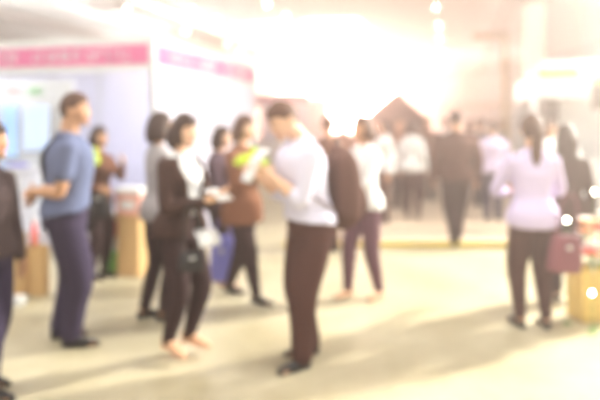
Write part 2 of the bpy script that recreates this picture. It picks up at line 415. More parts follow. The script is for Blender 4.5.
for (px, py), lab in (((127, 9), 'round downlight over the left booth, leftmost in the ceiling'), ((191, 9), 'round downlight at the top of the photo right of the leftmost one'),
               ((216, 19), 'round downlight above the right end of the pink side fascia'), ((186, 31), 'faint round downlight directly above the booth side fascia'),
               ((228, 44), 'round downlight low over the far end of the side fascia'), ((241, 51), 'lowest round downlight near the far end of the side fascia'),
               ((286, 16), 'round downlight above the head of the man in the pale shirt'), ((267, 4), 'topmost round downlight left of centre'),
               ((436, 7), 'topmost downlight of the line above the walking man'), ((439, 25), 'second downlight down the line above the walking man'),
               ((440, 38), 'third downlight down the line above the walking man'), ((442, 52), 'lowest downlight of the line above the walking man')):
    hz = HC; d = (hz-.1-CH)*F/(HY-py); p = at(px, d, hz); q = hall.inverted() @ p
    if abs(q.x+9.8) < .55 and q.y > 15: hz = HC-.22; d = (hz-.1-CH)*F/(HY-py); p = at(px, d, hz)   # mounted under the dropped beam
    r_ = empty('downlight', p, rz, label=lab, cat='ceiling light', group='round downlights in the ceiling')
    k = d/24
    bm = bmesh.new(); tube(bm, [V((0, 0, 0)), V((0, 0, -.10))], [.12*k, .12*k], 20, k=1, cap=False); obj('housing', bm, WHITE, r_, True)
    bm = bmesh.new(); tube(bm, [V((0, 0, -.10)), V((0, 0, -.12))], [.075*k, .07*k], 20, k=1, cap=False); obj('lens', bm, SPOT, r_, True)
# unseen fill lamps added: rows of panels over the near part of the hall
def area(name, loc, size, power, col, rot=(0, 0, 0), sy=None, spread=pi):
    l = bpy.data.lights.new(name, 'AREA'); l.energy = power; l.color = col; l.size = size; l.spread = spread
    if sy: l.shape = 'RECTANGLE'; l.size_y = sy
    o = bpy.data.objects.new(name, l); C.objects.link(o); o.location = loc; o.rotation_euler = rot; return o
k = 0
for s in (-9, -4, 1, 6):
    for t in (-3, 3, 9):
        p = hall @ V((s, t, HC-.035)); k += 1
        r_ = empty('fill_panel', p, rz, label='unseen square fill light panel added above the near part of the hall', cat='ceiling light', group='added square fill panels')
        boxo('housing', r_, WHITE, -.65, .65, -.65, .65, -.03, .03)
        area('fill_panel_lamp', p-V((0, 0, .06)), 1.2, 380 if t < 0 else 230, (1, .93, .86), (0, 0, rz))
for p in (hall @ V((-5, 9, 2.75)), hall @ V((-11, 13, 2.6)), hall @ V((-14, 22, 2.6)), hall @ V((-6.5, 21, 2.8)), hall @ V((1.5, 31.5, 2.8)), hall @ V((-10, 17.5, 2.8))):
    area('ceiling_fill_lamp', p, 1.6, 340 if p.x < -1 else 150, (1, .93, .90), (pi, 0, 0))  # unseen upward lamps added to brighten the ceiling
area('booth_fill_lamp', (bp0 := hall @ V((-6.6, 6.5, 2.45))), 1.6, 34, (.95, .95, 1), (0, 0, 0))  # unseen fill lamps added to lift the dim booth walls
area('booth_fill_lamp', hall @ V((-4.6, 8.3, 2.4)), 1.2, 60, (.97, .95, 1), (0, 0, 0))
# strong key floodlight, high at the right
kp = V((8.3, 8.4, 4.7)); tgt = V((0, 4, .6)); q = (tgt-kp).to_track_quat('-Z', 'Y').to_euler()
area('flood_lamp', kp, .6, 1500, (1, .90, .76), q, spread=R(82))

# carpeted zone beyond a yellow edge strip
CARP = mat('peach_carpet', (.56, .43, .32), .95, .06, 25, .5)
bm = bmesh.new(); box(bm, -.2, 8.6, 7.62, 26, 0, .012); prop(obj('floor_carpet', bm, CARP), kind='structure', label='peach carpet beyond the yellow strip')
YS = mat('yellow_strip', (.80, .58, .03), .8, .08, 10)
bm = bmesh.new(); box(bm, -.2, 8.6, 7.46, 7.62, 0, .03, bev=.008); prop(obj('trim_5', bm, YS), kind='structure', label='yellow edge strip of the carpeted area')

# ------------------------------------------------------------------ pseudo lettering: unreadable little strokes
def strokes(name, parent, m, x0, x1, z0, z1, y, axis='x', seed=1, side=-1):
    rnd = random.Random(seed); bm = bmesh.new(); x = x0; hgt = z1-z0; w = hgt*.62
    while x+w < x1:
        for _ in range(3):
            if rnd.random() < .5:
                zz = z0+hgt*rnd.choice((.0, .44, .84)); a = (x, x+w, zz, zz+hgt*.16)
            else:
                xx = x+w*rnd.choice((0, .4, .78)); a = (xx, xx+w*.24, z0, z1)
            if axis == 'x': box(bm, a[0], a[1], y-.004, y+.004, a[2], a[3])
            else: box(bm, y-.004, y+.004, a[0], a[1], a[2], a[3])
        x += w*1.35
    return obj(name, bm, m, parent)

# ------------------------------------------------------------------ left booth
bo = empty('exhibition_booth', (-1.69, 6.9, 0), rz, label='white exhibition booth with pink name band on its fascia, at the left', cat='booth')
for x, y in ((0, 0), (-3, 0), (-6, 0), (0, 3.5), (-3, 3.5), (-6, 3.5), (0, 1.75)):
    boxo('post', bo, ALU, x-.025, x+.025, y-.025, y+.025, 0, 2.52)
fb = boxo('fascia_board', bo, WHITE, -6, 0, -.03, -.0, 2.14, 2.54, label='front fascia')
boxo('name_band', fb, PINK, -5.97, -.04, -.040, -.031, 2.22, 2.445)
strokes('lettering', fb, WHITE, -2.55, -1.75, 2.275, 2.39, -.044, seed=3); strokes('lettering', fb, WHITE, -1.6, -.95, 2.275, 2.39, -.044, seed=4); strokes('lettering', fb, WHITE, -.83, -.25, 2.275, 2.39, -.044, seed=9)
fs = boxo('fascia_board', bo, WHITE, 0.0, .03, 0, 3.5, 2.14, 2.54, label='side fascia')
boxo('name_band', fs, PINK, .031, .040, .05, 3.45, 2.22, 2.445)
strokes('lettering', fs, WHITE, .3, 1.0, 2.275, 2.39, .044, 'y', seed=5); strokes('lettering', fs, WHITE, 1.15, 1.75, 2.275, 2.39, .044, 'y', seed=6); strokes('lettering', fs, WHITE, 2.1, 3.1, 2.275, 2.39, .044, 'y', seed=8)
for i in range(3): boxo('side_panel', bo, LAV, -.012, .012, .03+i*1.16, 1.15+i*1.16, .06, 2.14)
for i in range(6): boxo('back_panel', bo, LAV, -6+i, -5.03+i, 3.48, 3.51, .06, 2.5)
boxo('partition_panel', bo, WHITE, -5.97, -1.78, 1.0, 1.04, .0, 2.14)
boxo('floor_plate', bo, mat('booth_carpet', (.45, .42, .44), .95, .08, 40), -6, 0, 0, 3.5, 0, .03)
BLUE = mat('blue_print', (.35, .55, .88), .4, .15, 5)
VIO = mat('violet_print', (.26, .22, .70), .5, .1, 8)
REDP = mat('red_print', (.80, .12, .10), .5, .05); GRNP = mat('green_print', (.20, .66, .16), .5, .05)
# things on the partition
def lp(px, py, y):     # booth-local x and z of a picture column / row on the plane y
    dx = (px-300)/F; M = bo_inv
    a = M @ V((0, 0, CH)); b_ = M @ V((dx, 1, CH+(HY-py)/F)); t = (y-a.y)/(b_.y-a.y); q = a.lerp(b_, t); return q.x, q.z
bo_inv = (Matrix.Translation((-1.69, 6.9, 0)) @ Matrix.Rotation(rz, 4, 'Z')).inverted()
x0, z1 = lp(6, 88, .98); x1, z0 = lp(22, 94, .98)
strokes('logo', bo, REDP, x0, x1, z0, z1, .992, seed=11); x0, z1 = lp(27, 88, .98); x1, z0 = lp(45, 94, .98)
strokes('logo', bo, GRNP, x0, x1, z0, z1, .992, seed=12)
SCR = mat('screen_glow', (.3, .5, .9), .2, .3, 3, emit=(.45, .66, 1), estr=1.3)
SCR2 = mat('screen_glow_pale', (.5, .6, .9), .2, .3, 3, emit=(.70, .80, 1), estr=1.2)
for (a, b_, c, d, m, lab) in ((4, 18, 105, 156, SCR, 'tall pale blue display panel at the left on the booth partition'), (24, 50, 106, 150, SCR2, 'wide pale blue display panel left of the man in the blue-grey shirt')):
    x0, z1 = lp(a, c, .98); x1, z0 = lp(b_, d, .98)
    r_ = empty('information_screen', bo.matrix_basis @ V(((x0+x1)/2, .97, z0)), rz, label=lab, cat='display', group='display panels on the booth partition')
    w = (x1-x0)/2
    boxo('frame', r_, WHITE, -w-.02, w+.02, -.01, .025, -.02, z1-z0+.02); boxo('screen', r_, m, -w, w, -.014, -.0105, 0, z1-z0, bev=0)
# counter inside the booth with brochures
ct = empty('counter', bo.matrix_basis @ V((-2.75, .42, .03)), rz, label='white booth counter with violet printed front, behind the paper bags', cat='counter')
boxo('body', ct, WHITE, -.75, .75, -.2, .2, 0, .9); boxo('top', ct, WHITE, -.78, .78, -.23, .23, .90, .93); boxo('front_graphic', ct, VIO, -.5, .7, -.206, -.201, .62, .84)
boxo('front_graphic', ct, BLUE, -.7, .4, -.206, -.201, .15, .45)
for i, (x, m) in enumerate(((-.55, VIO), (-.3, BLUE), (-.02, VIO), (.28, BLUE), (.55, VIO))):
    bm = bmesh.new()
    for j in range(4): box(bm, -.08+j*.004, .08+j*.004, -.1, .1, j*.012, j*.012+.01)
    o = obj('brochure_stack', bm, m); o.location = ct.matrix_basis @ V((x, 0, 0)) + V((0, 0, .93)); o.rotation_euler.z = rz
    # standing on the counter: ct.matrix_basis already carries z .03
    prop(o, label=('leftmost violet', 'left pale blue', 'middle violet', 'right pale blue', 'rightmost violet')[i]+' brochure stack on the white booth counter', cat='brochures', group='brochure stacks on the booth counter')
    o.location.z = .96

# bright far booths
def simple_booth(loc, w, dep, label, band, hgt=2.54, seed=1, wall=LAV, z0=2.2, z1=2.42):
    r_ = empty('exhibition_booth', loc, rz, label=label, cat='booth')
    for x in (0, w):
        for y in (0, dep): boxo('post', r_, ALU, x-.03, x+.03, y-.03, y+.03, 0, hgt)
    boxo('back_panel', r_, wall, 0, w, dep-.02, dep+.02, .02, hgt)
    boxo('side_panel', r_, wall, w-.02, w+.02, 0, dep, .02, hgt-.4)
    f = boxo('fascia_board', r_, WHITE, 0, w, -.04, -.01, hgt-.4, hgt); boxo('name_band', f, band, .03, w-.03, -.05, -.041, z0, z1)
    strokes('lettering', f, WHITE, .3, w*.8, z0+.06, z1-.06, -.054, seed=seed)
    boxo('fascia_board', r_, WHITE, -.03, .0, 0, dep, hgt-.4, hgt)
    c = boxo('counter', r_, WHITE, w*.15, w*.7, .1, .6, 0, .95)
    return r_
simple_booth(hall @ V((-7.6, 19.5, 0)), 2.7, 3, 'far white booth with a thin pink band behind the bowed head', PINK, seed=21)
simple_booth(hall @ V((-.9, 30, 0)), 5, 3, 'distant pale booth behind the walking man in the dark suit', mat('cream_band', (.8, .66, .42), .6, .04), seed=22, wall=WALL)
simple_booth(hall @ V((-11.9, 16.0, 0)), 3.9, 3, 'white booth hidden behind the left booth, only its end showing', PINK, seed=23)

# ------------------------------------------------------------------ right kiosk
kq = V((3.95, 10.2, 0))
ki = empty('kiosk', kq, rz, label='white kiosk with a yellow band on its canopy at the right edge', cat='booth')
for x, y in ((.03, .03), (.03, 3.2), (3.0, .03), (3.0, 3.2)): boxo('post', ki, WHITE, x-.05, x+.05, y-.05, y+.05, 0, 2.0)
bm = bmesh.new()
box(bm, 0, 3.1, 0, 3.3, 1.97, 2.42, bev=.01)
rings(bm, [[V((0, 0, 2.42)), V((3.1, 0, 2.42)), V((3.1, 3.3, 2.42)), V((0, 3.3, 2.42))], [V((.25, .2, 2.62)), V((2.9, .2, 2.62)), V((2.9, 3.1, 2.62)), V((.25, 3.1, 2.62))]])
cn = obj('canopy', bm, WHITE, ki)
boxo('yellow_band', cn, YEL, .08, .72, -.012, -.001, 2.30, 2.45); boxo('yellow_band', cn, YEL, .95, 1.9, -.012, -.001, 2.20, 2.28)
boxo('back_panel', ki, WHITE, .06, 3.0, 3.2, 3.24, 0, 1.97)
DARKW = mat('dark_window', (.05, .03, .022), .5, .1)
boxo('counter', ki, WHITE, .1, 3.0, .1, .6, 0, .95)
boxo('partition', ki, WHITE, .45, 2.9, 1.0, 1.04, .95, 1.97)
boxo('dark_panel', ki, DARKW, .30, .55, .93, .98, 1.4, 1.96); boxo('dark_panel', ki, DARKW, .92, 1.3, -.03, -.002, 1.76, 2.18)
# tall lit column and display walls at the right
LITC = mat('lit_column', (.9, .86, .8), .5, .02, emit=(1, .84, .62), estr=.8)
PNKP = mat('pale_pink_panel', (.78, .55, .50), .6, .03, 4); GRYP = mat('pale_grey_panel', (.38, .39, .43), .6, .03, 4)
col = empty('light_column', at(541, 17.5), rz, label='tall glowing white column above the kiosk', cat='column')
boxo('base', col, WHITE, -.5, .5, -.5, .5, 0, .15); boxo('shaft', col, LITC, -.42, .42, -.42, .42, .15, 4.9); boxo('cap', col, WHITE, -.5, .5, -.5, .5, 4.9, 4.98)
w_ = empty('display_wall', at(569, 16.2), rz, label='tall pale pink display wall right of the glowing column', cat='display wall')
boxo('panel', w_, PNKP, -.62, .5, -.06, .06, .1, 4.9); boxo('base', w_, WHITE, -.66, .54, -.2, .2, 0, .1)
w_ = empty('display_wall', at(609, 15.6), rz, label='tall pale grey display wall at the upper right edge', cat='display wall')
boxo('panel', w_, GRYP, -.62, 1.4, -.06, .06, .1, 4.9); boxo('base', w_, WHITE, -.66, 1.44, -.2, .2, 0, .1)
# grey awning wedge over the kiosk
aw = empty('awning', at(592, 14.0), rz, label='sloping grey awning showing above the kiosk canopy', cat='awning')
bm = bmesh.new()
rings(bm, [[V((-.95, 0, 3.0)), V((1.5, 0, 3.75)), V((1.5, 0, 3.80)), V((-.95, 0, 3.05))], [V((-.95, .8, 3.0)), V((1.5, .8, 3.75)), V((1.5, .8, 3.80)), V((-.95, .8, 3.05))]])
obj('cover', bm, mat('grey_canvas', (.17, .18, .22), .8, .05), aw)
for x, z in ((-.9, 3.02), (1.42, 3.72)):
    for y in (.05, .75): boxo('pole', aw, ALU, x-.025, x+.025, y-.025, y+.025, 0, z)
# mustard gantry
ga = empty('gantry', at(505, 18.4), rz, label='mustard painted post with a short arm, left of the glowing column', cat='sign post')
zt = zpx(38, 18.4)
boxo('post', ga, GOLD, -.09, .09, -.09, .09, 0, zt); boxo('arm', ga, GOLD, -.95, .09, -.08, .08, zt-.02, zt+.17); boxo('foot', ga, GOLD, -.3, .3, -.3, .3, 0, .04)
# dark tent in the distance
tn = empty('tent', at(397, 15.5), rz, label='dark brown pointed tent in the distance below the bright window', cat='tent')
DK = fab('dark_canvas', (.10, .045, .035))
bm = bmesh.new(); rings(bm, [[V((s*x, s2*x*.9, z)) for s, s2 in ((-1, -1), (1, -1), (1, 1), (-1, 1))] for x, z in ((.70, 1.55), (.72, 1.66), (.38, 2.0), (.05, 2.33))]); obj('canopy', bm, DK, tn)
for sx_ in (-1, 1):
    for sy_ in (-1, 1): boxo('pole', tn, BLACKP, sx_*.64-.02, sx_*.64+.02, sy_*.56-.02, sy_*.56+.02, 0, 1.6)
boxo('back_wall', tn, DK, -.62, .62, .52, .55, .1, 1.57)

# ------------------------------------------------------------------ people, nearest first
NAVY = fab('trousers_navy', (.050, .038, .075)); BLK = fab('trousers_black', (.045, .025, .026)); BRN = fab('trousers_brown', (.085, .038, .032))
PUR = fab('trousers_plum', (.14, .065, .09)); SH = mat('shoe_black', (.02, .018, .02), .35, .1); NUDE = mat('shoe_nude', (.72, .42, .26), .4, .05)
BLS = fab('shirt_blue_grey', (.15, .175, .30)); PALE = fab('shirt_pale_blue', (.72, .70, .88)); LVS = fab('shirt_lavender', (.62, .54, .78))
SUITB = fab('suit_black', (.060, .032, .027)); SUITD = fab('suit_charcoal', (.075, .052, .055)); WSH = fab('shirt_white', (.82, .82, .84))
GREY = fab('shirt_grey', (.36, .33, .34)); NVT = fab('shirt_navy', (.10, .065, .09)); BCOAT = fab('suit_brown', (.22, .095, .055)); BRT = fab('shirt_brown', (.17, .075, .05))
LEATH = mat('leather_black', (.02, .018, .02), .4, .1)

P1 = person((-1.79, 3.46), 75, 1.54, 'person in a dark charcoal suit cut off by the left edge of the photo', fem=True, top=SUITD, legs=NAVY, shoes=SH, hair='bob',
            hands=[(-.13, -.06, .47), (.14, -.02, .47)], feet=((-.05, -.05, 0), (.05, .06, 0)))
P2 = person((-1.64, 4.22), 108, 1.75, 'man in a short-sleeved blue-grey shirt standing with his hands behind his back', g=1.2, top=BLS, sleeve='short', legs=NAVY, shoes=SH, hair='short', hairm=HAIRD,
            hands=[(-.03, .128, .615), (.05, .115, .60)], elbows=[(-.22, -.08, .6), (.22, .0, .62)], hdir=[(.9, .2, -.3), (-.8, .2, -.5)], hnrm=[(0, .6, .3), (0, .8, .2)], hy=-.15, lw=1.12, lean=.05, hem=.53,
            feet=((-.055, -.02, -.15), (.06, .03, .25)), untuck=True)
P5 = person((-.79, 3.98), 58, 1.57, 'woman with a dark bob in a black jacket over a white shirt, holding papers', fem=True, top=SUITB, shirt2=WSH, legs=BLK, shoes=NUDE, heels=True, hair='bob', skin=SKIN2, openf=.62,
            hands=[(-.045, -.165, .665), (.045, -.17, .68)], elbows=[(-.18, .05, .60), (.18, .05, .60)], hdir=[(.5, -.8, .25), (-.5, -.8, .25)], hnrm=[(.4, .1, .9), (-.4, .1, .9)], hp=.12, drop=-.018,
            feet=((-.055, .02, -.1, .026), (.045, -.005, .3, .026)), badge=fab('lanyard_grey', (.3, .3, .35)))
P7 = person((.055, 3.90), -68, 1.72, 'man with bowed head in a pale blue shirt wearing a dark backpack', g=1.12, top=PALE, sleeve='rolled', legs=BRN, shoes=SH, hair='short', hairm=HAIRD, skin=SKIN2, hem=.53, belt=None,
            hands=[(-.05, -.185, .70), (.055, -.18, .715)], elbows=[(-.17, .04, .60), (.17, .04, .60)], hdir=[(.4, -.8, .2), (-.4, -.8, .2)], hnrm=[(.5, 0, .9), (-.5, 0, .9)], hp=.42, lean=.15, lw=1.15,
            feet=((-.055, .03, -.1), (.06, -.05, .2)))
P10 = person((1.75, 4.52), 180, 1.60, 'woman with brown hair tied back in a lavender blouse, seen from behind at the right', fem=True, g=1.08, hem=.485, top=LVS, legs=BRN, shoes=SH, hair='pony', hairm=HAIRD,
            hands=[(-.06, -.17, .62), (.06, -.17, .62)], elbows=[(-.30, .06, .60), (.30, .06, .60)], hdir=[(.7, -.5, .2), (-.7, -.5, .2)], feet=((-.065, .0, -.1), (.05, -.02, .15)), wide=1.1)
P4 = person((-1.12, 4.75), 130, 1.62, g=.86, label='person with dark hair in a grey top close behind the woman in the black jacket', fem=True, top=GREY, legs=BLK, shoes=SH, hair='bob', vox=.009, sleeve='short',
            hands=[(-.13, -.05, .48), (.06, -.18, .62)], feet=((-.05, 0, 0), (.05, .05, 0)))
P8 = person((.56, 5.30), -52, 1.60, 'person in a white top and plum trousers standing to the right of the backpack', fem=True, top=WSH, legs=PUR, shoes=NUDE, hair='bob', hairm=HAIRD, vox=.009,
            hands=[(-.10, -.19, .60), (.03, -.20, .64)], elbows=[(-.25, .05, .6), (.25, .05, .6)], feet=((-.06, -.06, 0), (.06, .06, .2)))
P11 = person((2.31, 5.2), 165, 1.52, 'woman with dark hair in dark clothes beside the yellow bag at the right edge', fem=True, top=SUITB, legs=BLK, shoes=SH, hair='long', vox=.009,
            hands=[(-.15, -.02, .47), (.12, -.14, .55)], feet=((-.05, 0, 0), (.05, 0, 0)))
P9 = person((1.98, 7.62), 180, 1.69, 'man in a dark suit walking away along the aisle', g=1.2, top=mat('suit_dark_brown', (.10, .046, .038), .9, .08, 90, .4, spec=.15), legs=BLK, shoes=SH, hair='short', vox=.010, wide=1.15,
            feet=((-.03, -.06, 0), (.03, .08, 0, .01)))
P6 = person((-.76, 5.75), 70, 1.50, g=1.15, label='short person in a navy top facing right, behind the woman in the black jacket', fem=True, top=NVT, legs=BLK, shoes=NUDE, hair='bob', skin=SKIN2, vox=.010,
            hands=[(-.15, -.10, .46), (.06, -.2, .66)], feet=((-.05, -.05, 0), (.05, .05, 0)))
P6b = person((-.50, 5.25), 62, 1.60, 'person striding in a long brown coat, partly behind the lime-green pouch', fem=True, g=1.15, hem=.42, top=BCOAT, legs=BLK, shoes=SH, hair='bob', hairm=HAIRD, skin=SKIN2, vox=.010,
            hands=[(-.06, -.17, .70), (.08, -.17, .70)], elbows=[(-.22, .03, .6), (.22, .03, .6)], feet=((-.05, -.12, 0), (.05, .12, 0, .01)))
P3 = person((-2.02, 6.0), 60, 1.50, 'dark-clothed person mostly hidden behind the man in the blue-grey shirt', fem=True, top=BRT, legs=BLK, shoes=SH, hair='bob', vox=.011,
            hands=[(-.10, -.12, .6), (.03, -.20, .76)], feet=((-.05, 0, 0), (.05, 0, 0)))
P13 = person((.33, 7.1), 200, 1.62, 'person in brown seen behind the backpack of the man in the middle', top=BRT, legs=BRN, shoes=SH, hair='short', hairm=HAIRD, vox=.012)
# far crowd
W_ = dict(vox=.014)
for px, d, hh, yaw, top, lg, hr, lab in (
    (412, 9.6, 1.58, 150, WSH, BRN, 'bob', 'distant person in a white top just left of the man in the dark suit'),
    (399, 10.6, 1.62, 20, BCOAT, BLK, 'short', 'distant person in brown facing the hall below the dark tent'),
    (384, 9.2, 1.60, -70, WSH, BRN, 'bob', 'distant person in white right of the person with plum trousers'),
    (427, 12.0, 1.66, 10, BRT, BLK, 'short', 'distant person in a brown top beside the suited man\'s left shoulder'),
    (446, 14.2, 1.64, 190, WSH, BLK, 'short', 'distant pale figure near the head of the man in the dark suit'),
    (470, 12.8, 1.60, 0, BRT, BRN, 'bob', 'distant person in brown right of the head of the suited man'),
    (481, 11.0, 1.62, 210, SUITD, BLK, 'short', 'distant dark figure left of the person in lavender'),
    (493, 9.4, 1.56, 175, LVS, NAVY, 'short', 'distant person in a lavender shirt left of the lavender blouse'),
    (499, 13.4, 1.62, 30, GREY, BLK, 'bob', 'distant grey figure by the kiosk post'),
    (372, 13.0, 1.62, 90, BCOAT, BLK, 'short', 'distant figure in brown under the brightest light'),
    (566, 7.6, 1.50, 190, WSH, BRN, 'bob', 'person in white half hidden behind the woman with tied hair'),
    (549, 8.4, 1.56, 20, WSH, BRN, 'bob', 'person in white seen under the kiosk canopy'),
    (343, 10.5, 1.62, 200, BRT, BRN, 'short', 'faint brown figure in the glare above the backpack')):
    p = at(px, d)
    person((p.x, p.y), yaw, hh, lab, group='distant visitors', fem=hr == 'bob', top=top, legs=lg, shoes=SH, hair=hr, hairm=HAIRD if px % 2 else HAIRB, **W_)

# ------------------------------------------------------------------ things carried or standing about
def paper(loc, w, h_, eul, label, m=None, name='paper', cat='paper', n=3):
    bm = bmesh.new()
    for k in range(n):
        rs = []
        for i in range(9):
            y = -h_/2+h_*i/8; z = .012*sin(i/8*pi*1.3)+k*.004
            rs.append([V((-w/2+k*.006, y, z)), V((w/2+k*.006, y, z)), V((w/2+k*.006, y, z+.0015)), V((-w/2+k*.006, y, z+.0015))])
        rings(bm, rs)
    o = obj(name, bm, m or WHITE, None, True); o.location = loc; o.rotation_euler = eul
    return prop(o, label=label, cat=cat)
h5 = (hw(P5, 0)+hw(P5, 1))/2; d5 = V((cos(R(58-90)), sin(R(58-90)), 0))
paper(h5+d5*.05+V((0, 0, .03)), .12, .16, (R(25), 0, R(58)), 'white sheets held in both hands by the woman in the black jacket')
h7 = (hw(P7, 0)+hw(P7, 1))/2; d7 = V((cos(R(-68-90)), sin(R(-68-90)), 0))
paper(h7+d7*.05+V((0, 0, .06)), .20, .24, (R(62), 0, R(-68)), 'white papers held up by the man in the pale blue shirt', n=5)
def satchel(loc, eul, w, h_, dp, m, label, strap=None, name='handbag', cat='bag', hd=.16):
    r_ = empty(name, loc, 0, label=label, cat=cat); r_.rotation_euler = eul
    bm = bmesh.new()
    tube(bm, [V((0, 0, 0)), V((0, 0, h_*.1)), V((0, 0, h_*.55)), V((0, 0, h_))], [(w*.44, dp*.48), (w*.5, dp*.5), (w*.49, dp*.42), (w*.42, dp*.16)], 20, k=4, p=4, cap=False)
    obj('pouch', bm, m, r_, True)
    bm = bmesh.new(); tube(bm, [V((-w*.3, 0, h_*.95)), V((-w*.26, 0, h_+hd*.7)), V((0, 0, h_+hd)), V((w*.26, 0, h_+hd*.7)), V((w*.3, 0, h_*.95))], [.007]*5, 8, side=V((0, 1, 0))); obj('handle', bm, strap or m, r_, True)
    bm = bmesh.new(); box(bm, -.02, .02, -dp*.5-.004, -dp*.5+.012, h_*.62, h_*.74, bev=.002); obj('clasp', bm, ALU, r_)
    return r_
MAR = mat('leather_maroon', (.20, .055, .075), .45, .1)
satchel(wp(P10, -.108, .085, .285), (0, R(6), R(12)), .26, .27, .10, MAR, 'maroon handbag hanging at the right hip of the woman in lavender', hd=.30)
satchel(wp(P5, -.10, -.15, .40), (0, 0, R(20)), .16, .12, .07, LEATH, 'small black shoulder bag in front of the hips of the woman in the black jacket', hd=.30)
paper(wp(P5, -.05, -.185, .525), .14, .12, (R(55), 0, R(40)), 'folded white leaflets resting against the small black shoulder bag')
satchel(hw(P6, 0, (0, 0, -.64)), (0, 0, R(-12)), .24, .42, .08, mat('bag_violet', (.20, .20, .62), .6, .1), 'violet-blue tote bag hanging from the short person in navy', name='tote_bag', hd=.14)
satchel(at(98, 5.85, .62), (0, 0, R(20)), .2, .28, .12, LEATH, 'black bag at the side of the person behind the blue-grey shirt', hd=.2)
# strap across the blue-grey shirt + shoulder bag
sb = empty('shoulder_bag', wp(P2, .145, -.02, .47), R(108), label='dark shoulder bag on a strap slung across the blue-grey shirt', cat='bag')
Wi = sb.matrix_basis.inverted()
bm = bmesh.new(); box(bm, -.035, .035, -.13, .13, -.09, .10, bev=.02); obj('pouch', bm, LEATH, sb, True)
bm = bmesh.new()
pts = [(.135, -.01, .53), (.115, .070, .60), (.03, .092, .70), (-.05, .075, .78), (-.07, .02, .835), (-.06, -.055, .80), (.0, -.092, .72), (.09, -.082, .61), (.135, -.03, .53)]
tube(bm, [Wi @ wp(P2, *p) for p in pts], [(.004, .018)]*9, 8, side=V((0, 0, 1)), k=4); obj('strap', bm, LEATH, sb, True)
# backpack
bk = empty('backpack', wp(P7, 0, .135, .525), R(-68), label='dark brown backpack on the back of the man in the pale blue shirt', cat='backpack')
BKM = fab('backpack_brown', (.12, .062, .052)); Wi = bk.matrix_basis.inverted()
bm = bmesh.new(); tube(bm, [V((0, 0, 0)), V((0, .01, .06)), V((0, .01, .28)), V((0, -.01, .42)), V((0, -.03, .47))], [(.13, .07), (.155, .105), (.15, .10), (.13, .075), (.06, .03)], 24, k=4, p=3); obj('pack', bm, BKM, bk, True)
bm = bmesh.new(); tube(bm, [V((0, .11, .03)), V((0, .125, .10)), V((0, .115, .2))], [(.10, .03), (.115, .045), (.10, .03)], 20, k=3, p=3); obj('front_pocket', bm, BKM, bk, True)
bm = bmesh.new(); tube(bm, [V((-.04, -.03, .49)), V((0, -.03, .54)), V((.04, -.03, .49))], [.008]*3, 8); obj('grab_handle', bm, LEATH, bk, True)
for sg in (-1, 1):
    bm = bmesh.new(); tube(bm, [Wi @ wp(P7, sg*x, y, z) for x, y, z in ((.05, .075, .785), (.062, .03, .832), (.066, -.045, .805), (.078, -.086, .74), (.098, -.066, .66), (.105, .03, .60), (.08, .085, .58))], [(.016, .005)]*7, 8); obj('shoulder_strap', bm, BKM, bk, True)
# lime bundles
LIME = mat('lime_cloth', (.62, .85, .04), .6, .1, 20, emit=None)
def bundle(loc, r, label, seed):
    bm = bmesh.new()
    def f(d, q): return q*(1+.22*noise.noise(d*2.3+V((seed, 0, 0))))
    blob(bm, (0, 0, 0), r, f, nu=28, nv=18)
    root = empty('lime_pouch', loc, 0, label=label, cat='pouch')
    obj('pouch', bm, LIME, root, True)
    bm = bmesh.new(); tube(bm, [V((0, 0, r[2]*.8)), V((.01, 0, r[2]*1.25)), V((.02, 0, r[2]*1.5))], [.02, .012, .03], 10); obj('tied_end', bm, LIME, root, True)
bundle(at(251, 4.95, zpx(162, 4.95)), (.135, .09, .065), 'large lime-green pouch held up in front of the brown coat', 3)
bundle(at(93, 5.7, zpx(160, 5.7)), (.06, .05, .06), 'small lime-green pouch right of the man in the blue-grey shirt', 5)
# kraft bags on the floor at the left
def kraft(px, d, w, h_, dp, rot, label, group='kraft paper bags'):
    p = at(px, d); r_ = empty('paper_bag', p, R(rot), label=label, cat='paper bag', group=group)
    bm = bmesh.new(); o = [[V((sx*w/2*k, sy*dp/2*k, z)) for sx, sy in ((-1, -1), (1, -1), (1, 1), (-1, 1))] for k, z in ((.97, 0), (1, .02), (1, h_*.5), (1.0, h_))]
    inn = [[V((sx*(w/2-.004), sy*(dp/2-.004), z)) for sx, sy in ((-1, -1), (1, -1), (1, 1), (-1, 1))] for z in (h_, .02)]
    rings(bm, o+inn); obj('bag', bm, TAN, r_)
    for sy in (-1, 1):
        bm = bmesh.new(); tube(bm, [V((-w*.2, sy*dp/2, h_-.03)), V((-w*.17, sy*dp/2, h_+.08)), V((w*.17, sy*dp/2, h_+.08)), V((w*.2, sy*dp/2, h_-.03))], [.004]*4, 6); obj('handle', bm, TAN, r_)
    return r_
kraft(16, 5.35, .17, .56, .12, 20, 'tall kraft paper bag on the floor near the left edge')
kb = kraft(38, 5.4, .15, .44, .11, -10, 'kraft paper bag standing against the calves of the man in the blue-grey shirt')
bx = empty('bottle', at(34, 5.6), 0, label='tall red bottle behind the kraft paper bags', cat='bottle')
bm = bmesh.new(); tube(bm, [V((0, 0, 0)), V((0, 0, .35)), V((0, 0, .5)), V((0, 0, .62))], [.035, .035, .03, .014], 14, k=2, cap=False); obj('bottle', bm, REDP, bx, True)
bm = bmesh.new(); tube(bm, [V((0, 0, .62)), V((0, 0, .66))], [.017, .017], 12, k=1, cap=False); obj('cap', bm, WHITE, bx, True)
bm = bmesh.new(); box(bm, -.09, .09, -.06, .06, 0, .07, bev=.006); o = obj('carton', bm, WHITE); o.location = at(14, 5.1, 0); prop(o, label='flat white carton on the floor in front of the tall kraft paper bag', cat='carton')
